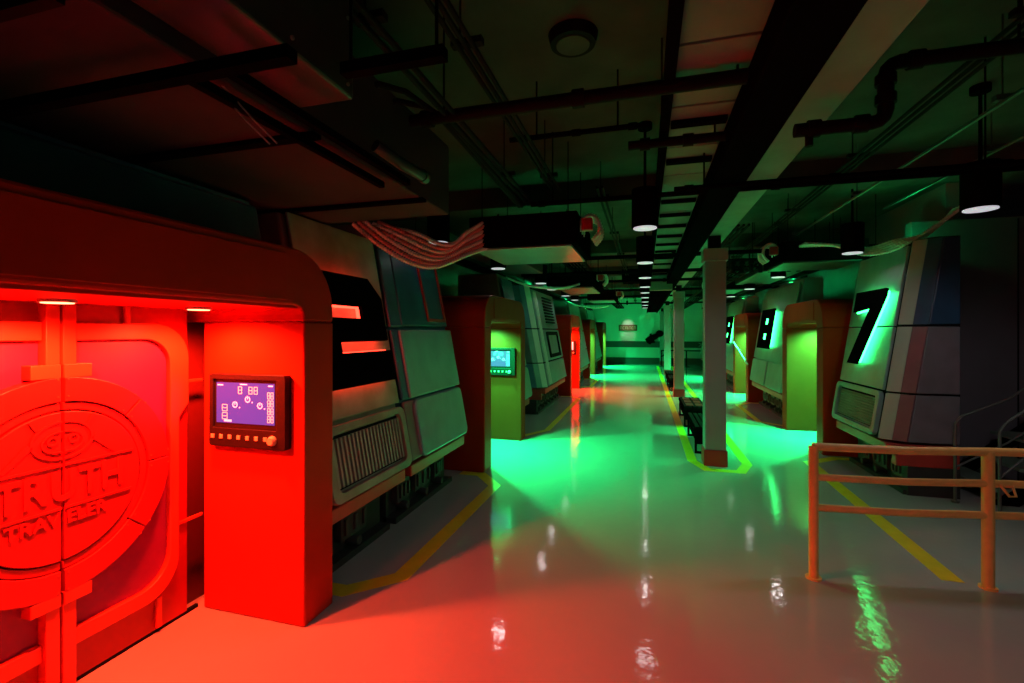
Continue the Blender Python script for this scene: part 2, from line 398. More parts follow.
# ------------------------------------------------------------------ pods
DIG = {
 '2': [(0,.62),(0,.86),(.82,.86),(1.0,.70),(1.0,.34),(.30,.34),(.30,.255),(1.02,.255),(1.02,.0),(0,0),(0,.52),(.66,.52),(.66,.62)],
 '7': [(0,.86),(1.0,.86),(1.0,.78),(.42,0),(.08,0),(.58,.66),(0,.62)],
}
def pod_frame(S, x0, lean):
    al = math.atan(lean); ca, sa = math.cos(al), math.sin(al)
    def F(u, z, w):      # u along the hall, z height on the leaning face, w out from it
        return (S*(x0+(z-.56)*lean) - S*w*ca, u, z + w*sa)
    return F
def shell(b, S, Y0, Y1, x0, lean, zt=2.68, xb=3.08, z0=.55):
    F = lambda u, v, w: (S*u, Y0+w, v)
    b.poly([(x0, z0), (x0+(zt-z0)*lean, zt), (xb, zt), (xb, z0)], 0, Y1-Y0, F)
def chassis(root, S, Y0, Y1, x0):
    MB().box(*sorted((S*(x0+.02), S*(x0+.5))), Y0, Y1, .43, .53).build('chassis_rail', 'railr', root, bevel=.01)
    MB().box(*sorted((S*(x0+.27), S*(x0+.62))), Y0, Y1, .0, .43).build('chassis', 'chassis', root)
    y = Y0+.1; k = 0
    while y < Y1-.25:
        wd = (.22, .32, .16)[k % 3]
        b = MB(); xx = sorted((S*(x0+.21), S*(x0+.27)))
        b.box(xx[0], xx[1], y, y+wd, .14, .34)
        for q in range(3):
            yy = y+.03+q*(wd-.06)/2.2
            b.box(*sorted((S*(x0+.19), S*(x0+.21))), yy, yy+.03, .18, .30)
        b.cyl((S*(x0+.16), y+wd/2, .10), (S*(x0+.27), y+wd/2, .10), .035, 12)
        y += wd+.12; k += 1
        b.build('fitting_box', 'chl', root, bevel=.004)
    MB().box(*sorted((S*(x0+.17), S*(x0+.3))), Y0, Y1, 0, .05).build('plinth', 'chassis', root)
def grille_panel(root, F, u0, u1, z0, z1, slat=True, m='podg'):
    o = rrect(u0, u1, z0, z1, .07); i = rrect(u0+.07, u1-.07, z0+.06, z1-.05, .06)
    p = MB().ring(o, i, 0, .05, F).poly(i, 0, .012, F).build('vent_panel', m, root, bevel=.008)
    b = MB()
    if slat:
        n = int((u1-u0-.2)/.042)
        for k in range(n):
            u = u0+.10+k*(u1-u0-.2)/max(1, n-1)
            b.box(u-.011, u+.011, z0+.09, z1-.085, .012, .032, F)
    else:
        n = int((u1-u0-.2)/.03); q = int((z1-z0-.18)/.03)
        for k in range(n+1):
            u = u0+.10+k*(u1-u0-.2)/n; b.box(u-.004, u+.004, z0+.09, z1-.09, .012, .022, F)
        for k in range(q+1):
            z = z0+.09+k*(z1-z0-.18)/q; b.box(u0+.10, u1-.10, z-.004, z+.004, .012, .024, F)
    b.build('grille', 'grille', p)
    MB().box(u0+.085, u1-.085, z0+.075, z1-.065, .0122, .0135, F).build('grille_backing', 'dark', p)
def digit(root, S, F, key, u0, u1, z0, z1, glow, flip):
    kz = (z1-z0)/.86
    def G(u, v, w): return F((u1-u*(u1-u0)) if flip else (u0+u*(u1-u0)), z0+v*kz, w)
    if key == '8':
        o = [(0,0),(1,0),(1,.86),(0,.86)]
        num = MB()
        rows = [0, .20, .33, .53, .66, .86]
        num.box(0, .36, 0, .86, .09, .12, G); num.box(.64, 1, 0, .86, .09, .12, G)
        for a, c in ((0,.20),(.33,.53),(.66,.86)): num.box(.36, .64, a, c, .09, .12, G)
        n_ = num.build('numeral', 'black', root)
        MB().box(.05, .95, .05, .81, .065, .085, G).build('backlight', glow, n_)
    else:
        n_ = MB().poly(DIG[key], .09, .12, G).build('numeral', 'black', root)
        c = (.5, .43)
        MB().poly([(c[0]+(a-c[0])*.94, c[1]+(q-c[1])*.94) for a, q in DIG[key]], .065, .085, G).build('backlight', glow, n_)

LX, LL = 1.95, .188
RX, RL = 2.43, .150
FL = pod_frame(-1, LX, LL); FR = pod_frame(1, RX, RL)
GP = 'capsule pods along the hall'
def pod(S, Y0, Y1, label):
    return thing('capsule_pod', label, 'pod', (S*2.6, (Y0+Y1)/2, 0), GP)
# teal pod top above the nearest portal
t = pod(-1, .2, 2.42, 'dark teal pod rising behind the nearest red portal')
b = MB(); F = lambda u, v, w: (-u, .2+w, v)
b.poly([(2.27, 2.18), (2.33, 2.49), (3.2, 2.49), (3.2, 2.18)], 0, 2.2, F).build('shell', 'podb', t, bevel=.03)
MB().box(-2.4, -2.3, .3, 2.3, 2.47, 2.485).build('ridge', 'podb', t)
# pod with numeral two
t = pod(-1, 2.55, 3.62, 'pod with black numeral two over a red glow')
b = MB(); shell(b, -1, 2.57, 3.63, LX+.02, LL, 2.5); b.build('shell', 'podg', t, bevel=.02)
b = MB(); b.box(2.60, 3.62, 1.09, 1.725, 0, .022, FL); b.box(2.60, 3.62, 1.74, 2.5, 0, .022, FL); b.build('face_panel', 'podg', t, bevel=.008)
MB().box(2.58, 3.63, 1.727, 1.738, .0, .016, FL).build('panel_joint', 'dark', t)
grille_panel(t, FL, 2.58, 3.63, .565, 1.06, True)
digit(t, -1, FL, '2', 2.55, 3.44, 1.29, 2.10, 'glowr', False)
chassis(t, -1, 2.56, 3.62, LX)
# petrol blue pod
t = pod(-1, 3.66, 4.98, 'petrol blue pod with green-lit panels beside the left portal')
b = MB(); shell(b, -1, 3.68, 4.98, LX+.02, LL); b.build('shell', 'podb', t, bevel=.03)
MB().poly(rrect(3.68, 3.98, .575, 1.085, .03), -.01, .02, FL).build('edge_panel', 'podm', t, bevel=.015)
MB().box(3.68, 3.96, 1.10, 1.72, -.01, .02, FL).build('edge_panel', 'podb', t, bevel=.015)
MB().box(3.68, 3.94, 1.74, 2.62, -.01, .02, FL).build('edge_panel', 'podb', t, bevel=.015)
MB().poly(rrect(3.84, 4.96, .565, 1.085, .08), 0, .045, FL).build('face_panel', 'podl', t, bevel=.02)
MB().poly(rrect(3.80, 4.96, 1.10, 1.715, .02), 0, .04, FL).build('face_panel', 'podl', t, bevel=.015)['label'] = 'middle blue-green panel'
MB().poly(rrect(3.88, 4.90, 1.75, 2.62, .02), 0, .03, FL).build('face_panel', 'blue', t, bevel=.015)['label'] = 'dark blue upper panel'
MB().ring([(4.42,1.80),(4.86,1.80),(4.84,2.5),(4.36,2.5)], [(4.45,1.83),(4.83,1.83),(4.81,2.47),(4.39,2.47)], .03, .045, FL).build('pipe_trim', 'portalside', t)
chassis(t, -1, 3.72, 4.98, LX)
# pods between L2 and L3
t = pod(-1, 7.5, 8.15, 'short pod just beyond the green left portal')
b = MB(); shell(b, -1, 7.45, 8.13, LX+.02, LL); b.build('shell', 'podg', t, bevel=.03)
MB().poly(rrect(7.46, 8.12, .565, 1.085, .09), 0, .045, FL).build('face_panel', 'podl', t, bevel=.02)
MB().poly(rrect(7.46, 8.12, 1.10, 1.72, .03), 0, .03, FL).build('face_panel', 'podl', t, bevel=.02)
MB().poly(rrect(7.46, 8.12, 1.74, 2.6, .03), 0, .03, FL).build('face_panel', 'podb', t, bevel=.02)
chassis(t, -1, 7.48, 8.1, LX)
def sided_pod(S, Y0, Y1, X0, lean, label, low, mid, top, F, xb=3.08, strip=('pale', 'podm'), zt=2.68):
    """pod whose near end is a flat side with a bevelled corner"""
    t = pod(S, Y0, Y1, label)
    ch = .13
    # shell with a chamfered near corner, lofted between bottom and top outlines
    b = MB()
    def outl(z, g=0.):
        x = X0+(z-.55)*lean + .02
        return [(S*(x+ch), Y0+g, z), (S*xb, Y0+g, z), (S*xb, Y1, z), (S*x, Y1, z), (S*x, Y0+ch, z)]
    v0 = [b.bm.verts.new(p) for p in outl(.55)]; v1 = [b.bm.verts.new(p) for p in outl(zt)]
    b._f(v0); b._f(v1)
    for i in range(5): b._f([v0[i], v0[(i+1) % 5], v1[(i+1) % 5], v1[i]])
    b.build('shell', 'dark', t)
    for (z0, z1, m, nm) in ((.555, 1.045, low, 'side_panel'), (1.065, 1.755, mid, 'side_panel'), (1.78, zt-.01, top, 'side_panel')):
        b = MB(); G = lambda u, v, w: (S*u, Y0-w, v)
        xa, xc = X0+(z0-.55)*lean+ch+.06, X0+(z1-.55)*lean+ch+.06
        b.poly([(xa, z0), (xb-.01, z0), (xb-.01, z1), (xc, z1)], 0, .025, G).build(nm, m, t, bevel=.01)
        for (k0, k1, mm) in ((.0, .5, strip[0]), (.5, 1., strip[1])):
            b = MB(); vs = []
            for z in (z0, z1):
                x = X0+(z-.55)*lean+.02
                A = Vector((S*(x-.035), Y0+ch)); B = Vector((S*(x+ch+.03), Y0-.03))
                p, q = A.lerp(B, k0), A.lerp(B, k1)
                vs.append([(p.x, p.y, z), (q.x, q.y, z), (q.x+S*.06, q.y+.06, z), (p.x+S*.06, p.y+.06, z)])
            a_ = [b.bm.verts.new(p) for p in vs[0]]; c_ = [b.bm.verts.new(p) for p in vs[1]]
            b._f(a_); b._f(c_)
            for i in range(4): b._f([a_[i], a_[(i+1) % 4], c_[(i+1) % 4], c_[i]])
            b.build('corner_strip', mm if z1 < 1.76 else (top if k0 else mm), t, bevel=.006)
    chassis(t, S, Y0+.02, Y1, X0)
    MB().box(*sorted((S*(X0+.1), S*xb)), Y0+.0, Y0+.1, .30, .53).build('end_rail', 'railr', t, bevel=.01)
    MB().box(*sorted((S*(X0+.2), S*xb)), Y0+.0, Y0+.1, .0, .30).build('end_plinth', 'chassis', t)
    return t
t = sided_pod(-1, 9.45, 11.95, LX, LL, 'tapered pod with pale upright strips and a blue side beyond the short pod', 'sblue', 'pods', 'sblue', FL, 3.05, ('palel', 'podl'))
for z0, z1 in ((.57, 1.04), (1.07, 1.75), (1.78, 2.6)):
    MB().box(9.62, 11.93, z0, z1, 0, .03, FL).build('face_panel', 'podl', t, bevel=.01)
b = MB()
for u in (9.72, 9.86): b.box(u, u+.06, .6, 2.55, .03, .05, FL)
b.build('upright_strip', 'palel', t)
b = MB()
for k in range(9): b.box(10.5, 11.5, 1.9+.07*k, 1.93+.07*k, .03, .06, FL)
b.build('louvre', 'dark', t)
MB().ring(rrect(10.3, 11.6, 1.12, 1.7, .05), rrect(10.4, 11.5, 1.2, 1.62, .04), .03, .06, FL).build('hatch_frame', 'dark', t)
t = pod(-1, 14.5, 17.1, 'pale pod between the red-lit portal and the next green one')
b = MB(); shell(b, -1, 14.5, 17.1, LX+.02, LL); b.build('shell', 'podl', t, bevel=.03)
for z0, z1 in ((.57, 1.08), (1.1, 1.72), (1.75, 2.6)): MB().box(14.55, 17.05, z0, z1, 0, .03, FL).build('face_panel', 'podl', t, bevel=.01)
chassis(t, -1, 14.5, 17.1, LX)
t = pod(-1, 19.3, 22.2, 'grey pod before the farthest left portal')
b = MB(); shell(b, -1, 19.3, 22.2, LX+.02, LL); b.build('shell', 'podg', t, bevel=.03)
for z0, z1 in ((.57, 1.08), (1.1, 1.72), (1.75, 2.6)): MB().box(19.35, 22.15, z0, z1, 0, .03, FL).build('face_panel', 'podl', t, bevel=.01)
chassis(t, -1, 19.3, 22.2, LX)
# right: numeral seven
t = sided_pod(1, 5.83, 7.2, RX, RL, 'large pod with backlit black numeral seven on the right', 'pods', 'pods', 'blue', FR, 3.08, ('pale', 'podm'))  # mauve strip half: red light along the corner put into its colour
MB().box(6.0, 7.16, 1.07, 1.75, 0, .03, FR).build('face_panel', 'podl', t, bevel=.008)
MB().box(6.0, 7.16, 1.765, 2.62, 0, .03, FR).build('face_panel', 'podl', t, bevel=.008)
grille_panel(t, FR, 6.0, 7.18, .565, 1.05, False, 'podl')
digit(t, 1, FR, '7', 6.10, 6.85, 1.30, 2.17, 'glowg', True)
# numeral eight
t = pod(1, 9.6, 12.35, 'pod with square-holed numeral eight between two right portals')
b = MB(); shell(b, 1, 9.6, 12.35, RX+.02, RL); b.build('shell', 'podl', t, bevel=.03)
MB().box(9.65, 12.3, 1.10, 2.6, 0, .03, FR).build('face_panel', 'podl', t, bevel=.008)
for a, c in ((9.66, 10.85), (10.95, 12.28)): MB().poly(rrect(a, c, .565, 1.08, .06), 0, .045, FR).build('face_panel', 'podl', t, bevel=.015)
digit(t, 1, FR, '8', 10.7, 11.75, 1.33, 2.17, 'glowg', True)
chassis(t, 1, 9.6, 12.35, RX)
t = pod(1, 14.6, 17.2, 'far right pod seen past the barrier portal')
b = MB(); shell(b, 1, 14.6, 17.2, RX+.02, RL); b.build('shell', 'podl', t, bevel=.03)
for z0, z1 in ((.57, 1.08), (1.1, 2.6)): MB().box(14.65, 17.15, z0, z1, 0, .03, FR).build('face_panel', 'podl', t, bevel=.01)
digit(t, 1, FR, '8', 15.4, 16.6, 1.33, 2.17, 'glowg', True)
chassis(t, 1, 14.6, 17.2, RX)
t = pod(1, 19.5, 23, 'farthest right pod behind the pillars')
b = MB(); shell(b, 1, 19.5, 23, RX+.02, RL); b.build('shell', 'podl', t, bevel=.03)
for z0, z1 in ((.57, 1.08), (1.1, 2.6)): MB().box(19.55, 22.95, z0, z1, 0, .03, FR).build('face_panel', 'podl', t, bevel=.01)
chassis(t, 1, 19.5, 23, RX)

tag(MB().tube([(2.375, 14.45, 1.46), (2.375, 12.45, .92)], .022, 8).build('barrier_bar', 'whitebar'), 'slanting white barrier bar across a right portal', 'barrier')

# ------------------------------------------------------------------ pillars
pl = ['nearest white square pillar with red foot', 'second pillar in the row, red foot, green lit', 'third pillar behind the second one', 'farthest pillar in the row']
root = thing('pillar', pl[0], 'pillar', (.86, 6.55, 0), 'row of square pillars')
MB().box(.735, .985, 6.43, 6.68, .3-.1, 2.6).build('shaft', 'pillar', root, bevel=.008)
MB().box(.715, 1.005, 6.41, 6.70, 2.6, 2.76).build('capital', 'pillar', root, bevel=.006)
MB().box(.72, 1.0, 6.415, 6.695, 0, .2).build('foot', 'pillarred', root, bevel=.006)
MB().box(.79, .93, 6.48, 6.62, 2.76, 2.93).build('neck', 'dark', root)
dup(root, (0, 6.6, 0), pl[1]); dup(root, (.0, 13.2, 0), pl[2]); dup(root, (0, 19.0-.6+.6, 0), pl[3])

# ------------------------------------------------------------------ benches by the pillars
def bench(y0, y1, label, red):
    t = thing('bench', label, 'bench', (.85, (y0+y1)/2, 0), 'low black benches by the pillars')
    MB().box(.66, 1.06, y0, y1, .30, .36).build('bench_top', 'black', t, bevel=.01)
    b = MB()
    for k in range(5): b.box(.68+.075*k, .735+.075*k, y0+.02, y1-.02, .36, .375)
    b.build('slat', 'dark', t, bevel=.003)
    for y in (y0+.03, y1-.07):
        MB().box(.67, .70, y, y+.03, 0, .30).box(1.02, 1.05, y, y+.03, 0, .30).box(.70, 1.02, y, y+.03, .0, .03).build('leg', 'black', t)
    MB().box(.70, 1.02, y0+.08, y1-.08, .12, .30).build('under_box', 'black', t, bevel=.01)
    if red:
        for i in range(2):
            for j in range(3): MB().box(.72+.16*i, .84+.16*i, y0+.1+.38*j, y0+.38+.38*j, .375, .382).build('cushion_pad', 'pillarred', t, bevel=.003)
    return t
bench(7.0, 8.25, 'low black bench directly behind nearest pillar', False)
bench(8.9, 10.2, 'low black bench with red pads on top', True)
bench(14.2, 15.4, 'low black bench behind the second pillar', False)
bench(15.8, 17.0, 'small far bench in front of the third pillar', False)

# ------------------------------------------------------------------ orange railing
t = thing('guard_railing', 'orange tubular guard railing standing in the right foreground', 'railing', (2.2, 3.86, 0))
pts = [(1.12, 3.69), (2.19, 3.86), (3.35, 4.04)]
H = .91
for i, (x, y) in enumerate(pts):
    b = MB(); b.cyl((x, y, 0), (x, y, H), .03 if i != 1 else .034, 16); b.cyl((x, y, 0), (x, y, .012), .05, 16)
    b.build('post', 'orange', t, smooth=True)
for i, z in enumerate((H, .70, .49)):
    b = MB()
    b.tube([(pts[0][0], pts[0][1], z), (1.3, 3.72, z-.005), (1.7, 3.78, z-.012), (pts[1][0], pts[1][1], z-.005)], .025 if i else .028, 12)
    b.tube([(pts[1][0], pts[1][1], z-.005), (pts[2][0], pts[2][1], z)], .025 if i else .028, 12)
    b.build('rail', 'orange', t, smooth=True)
MB().tube([(2.24, 3.84, .70), (2.28, 3.82, .63), (2.32, 3.83, .63), (2.32, 3.86, .69)], .008, 6).build('hook', 'orange', t)

# ------------------------------------------------------------------ staircase at right
t = thing('staircase', 'metal staircase with thin handrails by the dark wall', 'staircase', (4.2, 6.2, 0))
for k in range(10):
    x = 3.26+.25*k; z = .12+.215*k
    MB().box(x, x+.27, 5.75, 6.6, z, z+.035).build('tread', 'step', t, bevel=.004)
for y in (5.735, 6.62):
    MB().poly([(3.3, 0), (3.5, 0), (5.9, 2.0), (5.9, 2.2), (3.3, .02)], 0, .03, lambda u, v, w: (u, y+w, v)).build('stringer', 'black', t)
for x, y in ((3.15, 5.40), (2.98, 5.72)):
    b = MB(); b.tube([(x, y, 0), (x, y, .78), (x+.05, y, .86), (3.4, y, 1.04), (5.6, y, 2.95)], .014, 8)
    b.tube([(x, y, .35), (3.4, y, .62), (5.6, y, 2.5)], .010, 8)
    for k in range(1, 4): b.cyl((3.7+.6*k, y, .2+.52*k), (3.7+.6*k, y, 1.3+.52*k), .011, 8)
    b.cyl((x, y, 0), (x, y, .02), .035, 12)
    b.build('handrail', 'steel', t, smooth=True)

# ------------------------------------------------------------------ far wall things
t = thing('wall_sign', 'brown lettered sign board on the far wall under a warm spot', 'sign', (-.88, 25.86, 1.75))
MB().box(-1.36, -.40, 25.85, 25.9, 1.76, 2.08).build('board', 'sign', t, bevel=.01)
b = MB()
for i, (x, w_) in enumerate(((-1.28,.10),(-1.15,.10),(-1.02,.10),(-.90,.04),(-.83,.12),(-.68,.08),(-.57,.10))):
    b.box(x, x+.025, 25.84, 25.85, 1.84, 2.0); b.box(x, x+w_, 25.84, 25.85, 1.975, 2.0)
    if i % 2: b.box(x, x+w_, 25.84, 25.85, 1.84, 1.865)
    else: b.box(x+w_-.025, x+w_, 25.84, 25.85, 1.84, 2.0)
b.build('sign_lettering', 'signt', t)
t = thing('mounted_machine', 'black rounded machine on a slanting arm above the far wall stripe', 'machine', (.6, 25.6, 1.2))
MB().ball((.74, 25.5, 1.62), .20, .2, .18).build('head', 'black', t, smooth=True)
b = MB(); b.tube([(.15, 25.7, 1.2), (.35, 25.6, 1.38), (.62, 25.5, 1.52)], [.20, .17, .13], 12); b.box(.1, .5, 25.62, 25.88, 1.12, 1.24)
b.tube([(.3, 25.6, 1.45), (.28, 25.6, 1.62)], .05, 8); b.build('arm', 'black', t, smooth=True)
t = thing('far_barrier', 'dark low barrier frame standing by the far wall', 'barrier', (1.6, 24.2, 0))
for x in (.75, 1.9, 3.1): MB().box(x, x+.06, 24.2, 24.26, 0, .82).box(x-.1, x+.16, 24.1, 24.36, 0, .03).build('post', 'black', t)
b = MB(); b.box(.75, 3.16, 24.2, 24.26, .76, .82); b.build('rail', 'black', t)
MB().tube([(.8, 24.23, .5), (1.15, 24.23, .78)], .03, 6).build('brace', 'black', t)

# ------------------------------------------------------------------ pendant lamps
pend = thing('pendant_lamp', 'nearest black cylinder pendant of the middle row', 'pendant lamp', (0, 4.22, 2.6), 'black cylinder pendant lamps')
b = MB(); b.tube([(0,4.22,2.6),(0,4.22,2.93)], .112, 28); b.build('lamp_housing', 'black', pend, smooth=True)
MB().cyl((0,4.22,2.592),(0,4.22,2.602), .098, 28).build('lens', 'lens', pend)
b = MB(); b.cyl((0,4.22,2.93),(0,4.22,3.46), .012, 8); b.cyl((0,4.22,3.45),(0,4.22,3.5), .06, 16); b.build('rod', 'black', pend)
mid = [6.34, 8.1, 9.75, 11.2, 12.8, 14.6, 16.4, 18.2]
nm = ['second','third','fourth','fifth','sixth','seventh','eighth','ninth']
def plight(x, y, e, ang=150, rad=.022): lamp('SPOT', (x, y, 2.575), e, (1, .9, .92), rad, (0,0,0), ang, .4)
plight(0, 4.22, 9, 165, .1)
for y, n in zip(mid, nm):
    dup(pend, (0, y-4.22, 0), n+' black cylinder pendant along the middle row'); plight(0, y, 2.5 if y < 7 else (2.4 if y < 12 else 14), 150, .1 if y < 7 else .022)
for i, (x, y) in enumerate(((-2.0, 4.35), (-2.0, 6.35), (-1.85, 8.5), (-1.9, 9.8), (-1.9, 11.6), (-1.9, 13.2))):
    z = 0
    dup(pend, (x, y-4.22, z), ['first','second','third','fourth','fifth','sixth'][i]+' black pendant of the row above the left pods'); plight(x, y, 2.2 if i else .5)
for i, (x, y) in enumerate(((2.36, 4.24), (2.27, 6.2), (2.1, 8.6), (2.1, 10.8), (2.1, 13.0))):
    dup(pend, (x, y-4.22, 0), ['big black pendant at upper right before the blue pod panel','black pendant above the numeral seven pod','black pendant above the first right portal','black pendant over the numeral eight pod','farthest pendant of the right row'][i]); plight(x, y, 2.5 if i else 26, 150 if i else 172, .022 if i else .1)
for x, y, n in ((2.36, .8, 'added fill pendant to the right of the viewpoint, out of the picture'), (.2, -1.6, 'added fill pendant behind the viewpoint, out of the picture')):  # unseen pendants added as fill light for the foreground floor and railing
    dup(pend, (x, y-4.22, 0), n); plight(x, y, 34, 165, .08)
# warm wall spot
lamp('SPOT', (-.88, 24.9, 3.1), 70, (1, .85, .7), .04, (math.radians(39), 0, 0), 34, 1.)
t = thing('track_spot', 'small black spotlight aimed at the brown wall sign', 'spotlight', (-.88, 24.75, 3.2))
MB().tube([(-.88, 24.7, 3.28), (-.88, 24.85, 3.12)], .05, 12).build('spot_body', 'black', t); MB().cyl((-.88, 24.7, 3.25), (-.88, 24.7, 3.5), .012, 8).build('rod', 'black', t)

# ------------------------------------------------------------------ ceiling services
def one(b, name, m, label, cat, group=None, **k): return tag(b.build(name, m, **k), label, cat, group)
# flat duct run between two dark channels with straps
t = thing('ceiling_duct', 'long flat grey duct run with black cross straps overhead', 'duct', (.34, 6.5, 2.95))
b = MB(); y = -2.
while y < 10.8: b.box(.14, .52, y, y+.58, 2.96, 3.2); y += .6
b.build('duct_section', 'board', t, bevel=.004)
MB().box(.09, .14, -2, 10.9, 2.91, 3.0).build('channel', 'black', t)
for y in (2.95, 3.6, 4.7, 5.25, 5.8, 6.4, 7.0, 7.6, 8.3, 9.0, 9.8, 10.5): MB().box(.15, .46, y, y+.06, 2.93, 2.958).build('strap', 'black', t)
MB().box(.10, .58, 10.9, 11.1, 2.63, 2.96).build('end_box', 'board', t, bevel=.01)
one(MB().box(.46, .69, -2, 25, 2.76, 2.93), 'cable_duct', 'black', 'wide black cable duct running beside the pillar beam', 'duct', bevel=.01)
t = thing('cable_ladder', 'black cable ladder continuing beyond the flat duct', 'cable ladder', (.34, 18, 2.6))
for x in (.08, .56): MB().box(x, x+.04, 11.2, 25, 2.66, 2.72).build('side_rail', 'black', t)
for k in range(24): MB().box(.12, .56, 11.6+.55*k, 11.66+.55*k, 2.67, 2.71).build('rung', 'black', t)
# sprinkler pipes across
def hpipe(y, z, x0, x1, r, m, label):
    b = MB(); b.cyl((x0, y, z), (x1, y, z), r, 14)
    for x in (x0+.1, (x0+x1)/2, x1-.1): b.cyl((x-.03, y, z), (x+.03, y, z), r*1.35, 14)
    for x in (x0+.2, x1-.2): b.cyl((x, y, z), (x, y, 3.5), .006, 6)
    return one(b, 'ceiling_pipe', m, label, 'pipe', 'pipes under the ceiling', smooth=True)
hpipe(2.42, 2.9, -1.28, .62, .035, 'redpipe', 'thick maroon pipe crossing nearest overhead')
hpipe(3.02, 2.86, -.1, .6, .028, 'redpipe', 'short maroon pipe across the flat duct')
hpipe(4.17, 2.86, -1.0, 3.0, .022, 'black', 'thin black pipe crossing behind nearest middle pendant')
hpipe(3.3, 3.1, -.95, .02, .018, 'black', 'short thin black pipe before the nearest middle pendant')
hpipe(3.55, 2.72, .2, 2.2, .018, 'black', 'thin black pipe crossing in front of the right pendant')
for k, y in enumerate((7.2, 8.8, 10.6, 12.6, 15.2, 18.4)):
    hpipe(y, 2.82-.03*(k % 2), -2.3, 3.1, .03, 'black', ['first','second','third','fourth','fifth','sixth'][k]+' dark pipe crossing the ceiling beyond the nearest pillar')
# offset pipe at right
b = MB()
pp = [(.78, 2.87, 2.79), (1.14, 2.87, 2.79)] + [(1.14+.06*math.sin(a), 2.87, 2.85-.06*math.cos(a)) for a in (.5, 1.0, 1.5)] + [(1.2, 2.87, 3.03)] + [(1.26-.06*math.cos(a), 2.87, 3.03+.06*math.sin(a)) for a in (.5, 1.0, 1.5)] + [(3.2, 2.87, 3.09)]
b.tube(pp, .036, 14)
for p, q in (((.84,2.87,2.79),(.9,2.87,2.79)), ((1.06,2.87,2.79),(1.12,2.87,2.79)), ((1.2,2.87,2.88),(1.2,2.87,2.93)), ((1.2,2.87,2.98),(1.2,2.87,3.03)), ((1.3,2.87,3.09),(1.36,2.87,3.09))): b.cyl(p, q, .047, 14)
b.cyl((.85, 2.87, 2.70), (.85, 2.87, 2.79), .02, 10); b.cyl((1.75, 2.87, 3.09), (1.75, 2.87, 3.5), .007, 6)
one(b, 'sprinkler_pipe', 'redpipe', 'dark sprinkler pipe stepping up and over at upper right', 'pipe', smooth=True)
# conduits along the hall
def run(x, z, y0, y1, r, m, label, n=2, gap=.05):
    b = MB()
    for k in range(n): b.cyl((x+gap*k, y0, z), (x+gap*k, y1, z), r, 8)
    y = y0+.4
    while y < y1: b.box(x-.04, x+gap*(n-1)+.04, y, y+.04, z+r, z+r+.03); b.cyl((x, y+.02, z), (x, y+.02, 3.5), .005, 6); y += 1.9
    return one(b, 'conduit_run', m, label, 'conduit', 'conduits along the ceiling')
run(-1.06, 2.9, 1.2, 4.3, .014, 'dark', 'twin grey conduits running from upper left toward the boxed unit')
run(-.82, 3.0, 1.6, 4.3, .012, 'dark', 'dark conduits beside the twin grey ones', 3, .035)
run(1.73, 3.2, .5, 12, .012, 'dark', 'paired thin conduits at upper right', 3, .05)
run(1.95, 3.0, 1.0, 9, .012, 'galv', 'single pale conduit leading to the right pods', 1)
run(2.7, 3.15, .5, 6.5, .012, 'galv', 'conduit above the stair wall', 1)
run(-.45, 3.1, 4.6, 24, .014, 'dark', 'dark conduit pair left of the middle pendants')
run(1.08, 3.05, 6.5, 24, .016, 'dark', 'dark conduits right of the pillars', 4, .06)
b = MB()
for dz, dx in ((0, 0), (.0, .09)):
    b.tube([(-1.31, 2.1+dx*2, 2.95), (-1.29, 2.1+dx*2, 2.95), (-1.2+dx*.3, 2.2+dx*2, 2.95), (-1.13+dx*.3, 2.45+dx*2, 2.93), (-1.12+dx*.3, 4.2, 2.86)], .016, 8)
one(b, 'bent_conduit', 'dark', 'pair of curved conduits bending along the upper left', 'conduit', smooth=True)
# round detector / speaker
t = thing('ceiling_speaker', 'round grey disc set in the dark ceiling', 'ceiling speaker', (-.42, 2.84, 3.46))
MB().tube([(-.42, 2.84, 3.44), (-.42, 2.84, 3.5)], [.135, .15], 28).build('disc', 'dark', t)
MB().cyl((-.42, 2.84, 3.432), (-.42, 2.84, 3.44), .10, 28).build('cone', 'ceiling', t)
# big duct at upper left
t = thing('air_duct', 'wide dark duct with red-lit underside at upper left', 'duct', (-1.9, 1.6, 2.5))
MB().box(-2.62, -1.32, -.6, 3.05, 2.52, 3.0).build('duct_body', 'ductd', t, bevel=.01)
for y in (.6, 1.62, 2.6): MB().box(-2.64, -1.30, y, y+.05, 2.50, 2.52).build('joint_flange', 'black', t)
for x in (-1.35, -1.2): MB().box(x, x+.03, 1.1, 2.2, 2.46, 2.49).build('strut_channel', 'black', t)
one(MB().box(-2.25, -.90, 1.02, 1.06, 2.42, 2.455), 'strut_channel', 'black', 'black strut crossing under the wide duct', 'strut')
one(MB().box(-2.2, -1.3, .74, .77, 2.46, 2.49), 'strut_channel', 'redpipe', 'maroon strut at the upper left corner', 'strut')
one(MB().box(-1.0, -.62, 1.38, 1.42, 2.58, 2.62).cyl((-.97, 1.4, 2.62), (-.97, 1.4, 3.5), .006, 6).cyl((-.65, 1.4, 2.62), (-.65, 1.4, 3.5), .006, 6), 'strut_channel', 'black', 'short black strut near top centre left', 'strut')
t = thing('fan_unit', 'dark boxed ventilation unit in the upper left ceiling', 'ventilation unit', (-1.15, 1.5, 2.56))
MB().box(-1.29, -1.04, .6, 1.52, 2.56, 3.1).build('casing', 'galv', t, bevel=.01)
b = MB()
for y in (.9, 1.2, 1.48):
    for z in (2.6, 2.84, 3.04): b.cyl((-1.04, y, z), (-1.034, y, z), .007, 8)
b.build('screw', 'galvl', t)
b = MB(); b.tube([(-1.25, 2.0, 2.6), (-1.2, 2.15, 2.56), (-1.18, 2.35, 2.56)], .03, 12); b.cyl((-1.18, 2.35, 2.56), (-1.18, 2.39, 2.56), .036, 12)
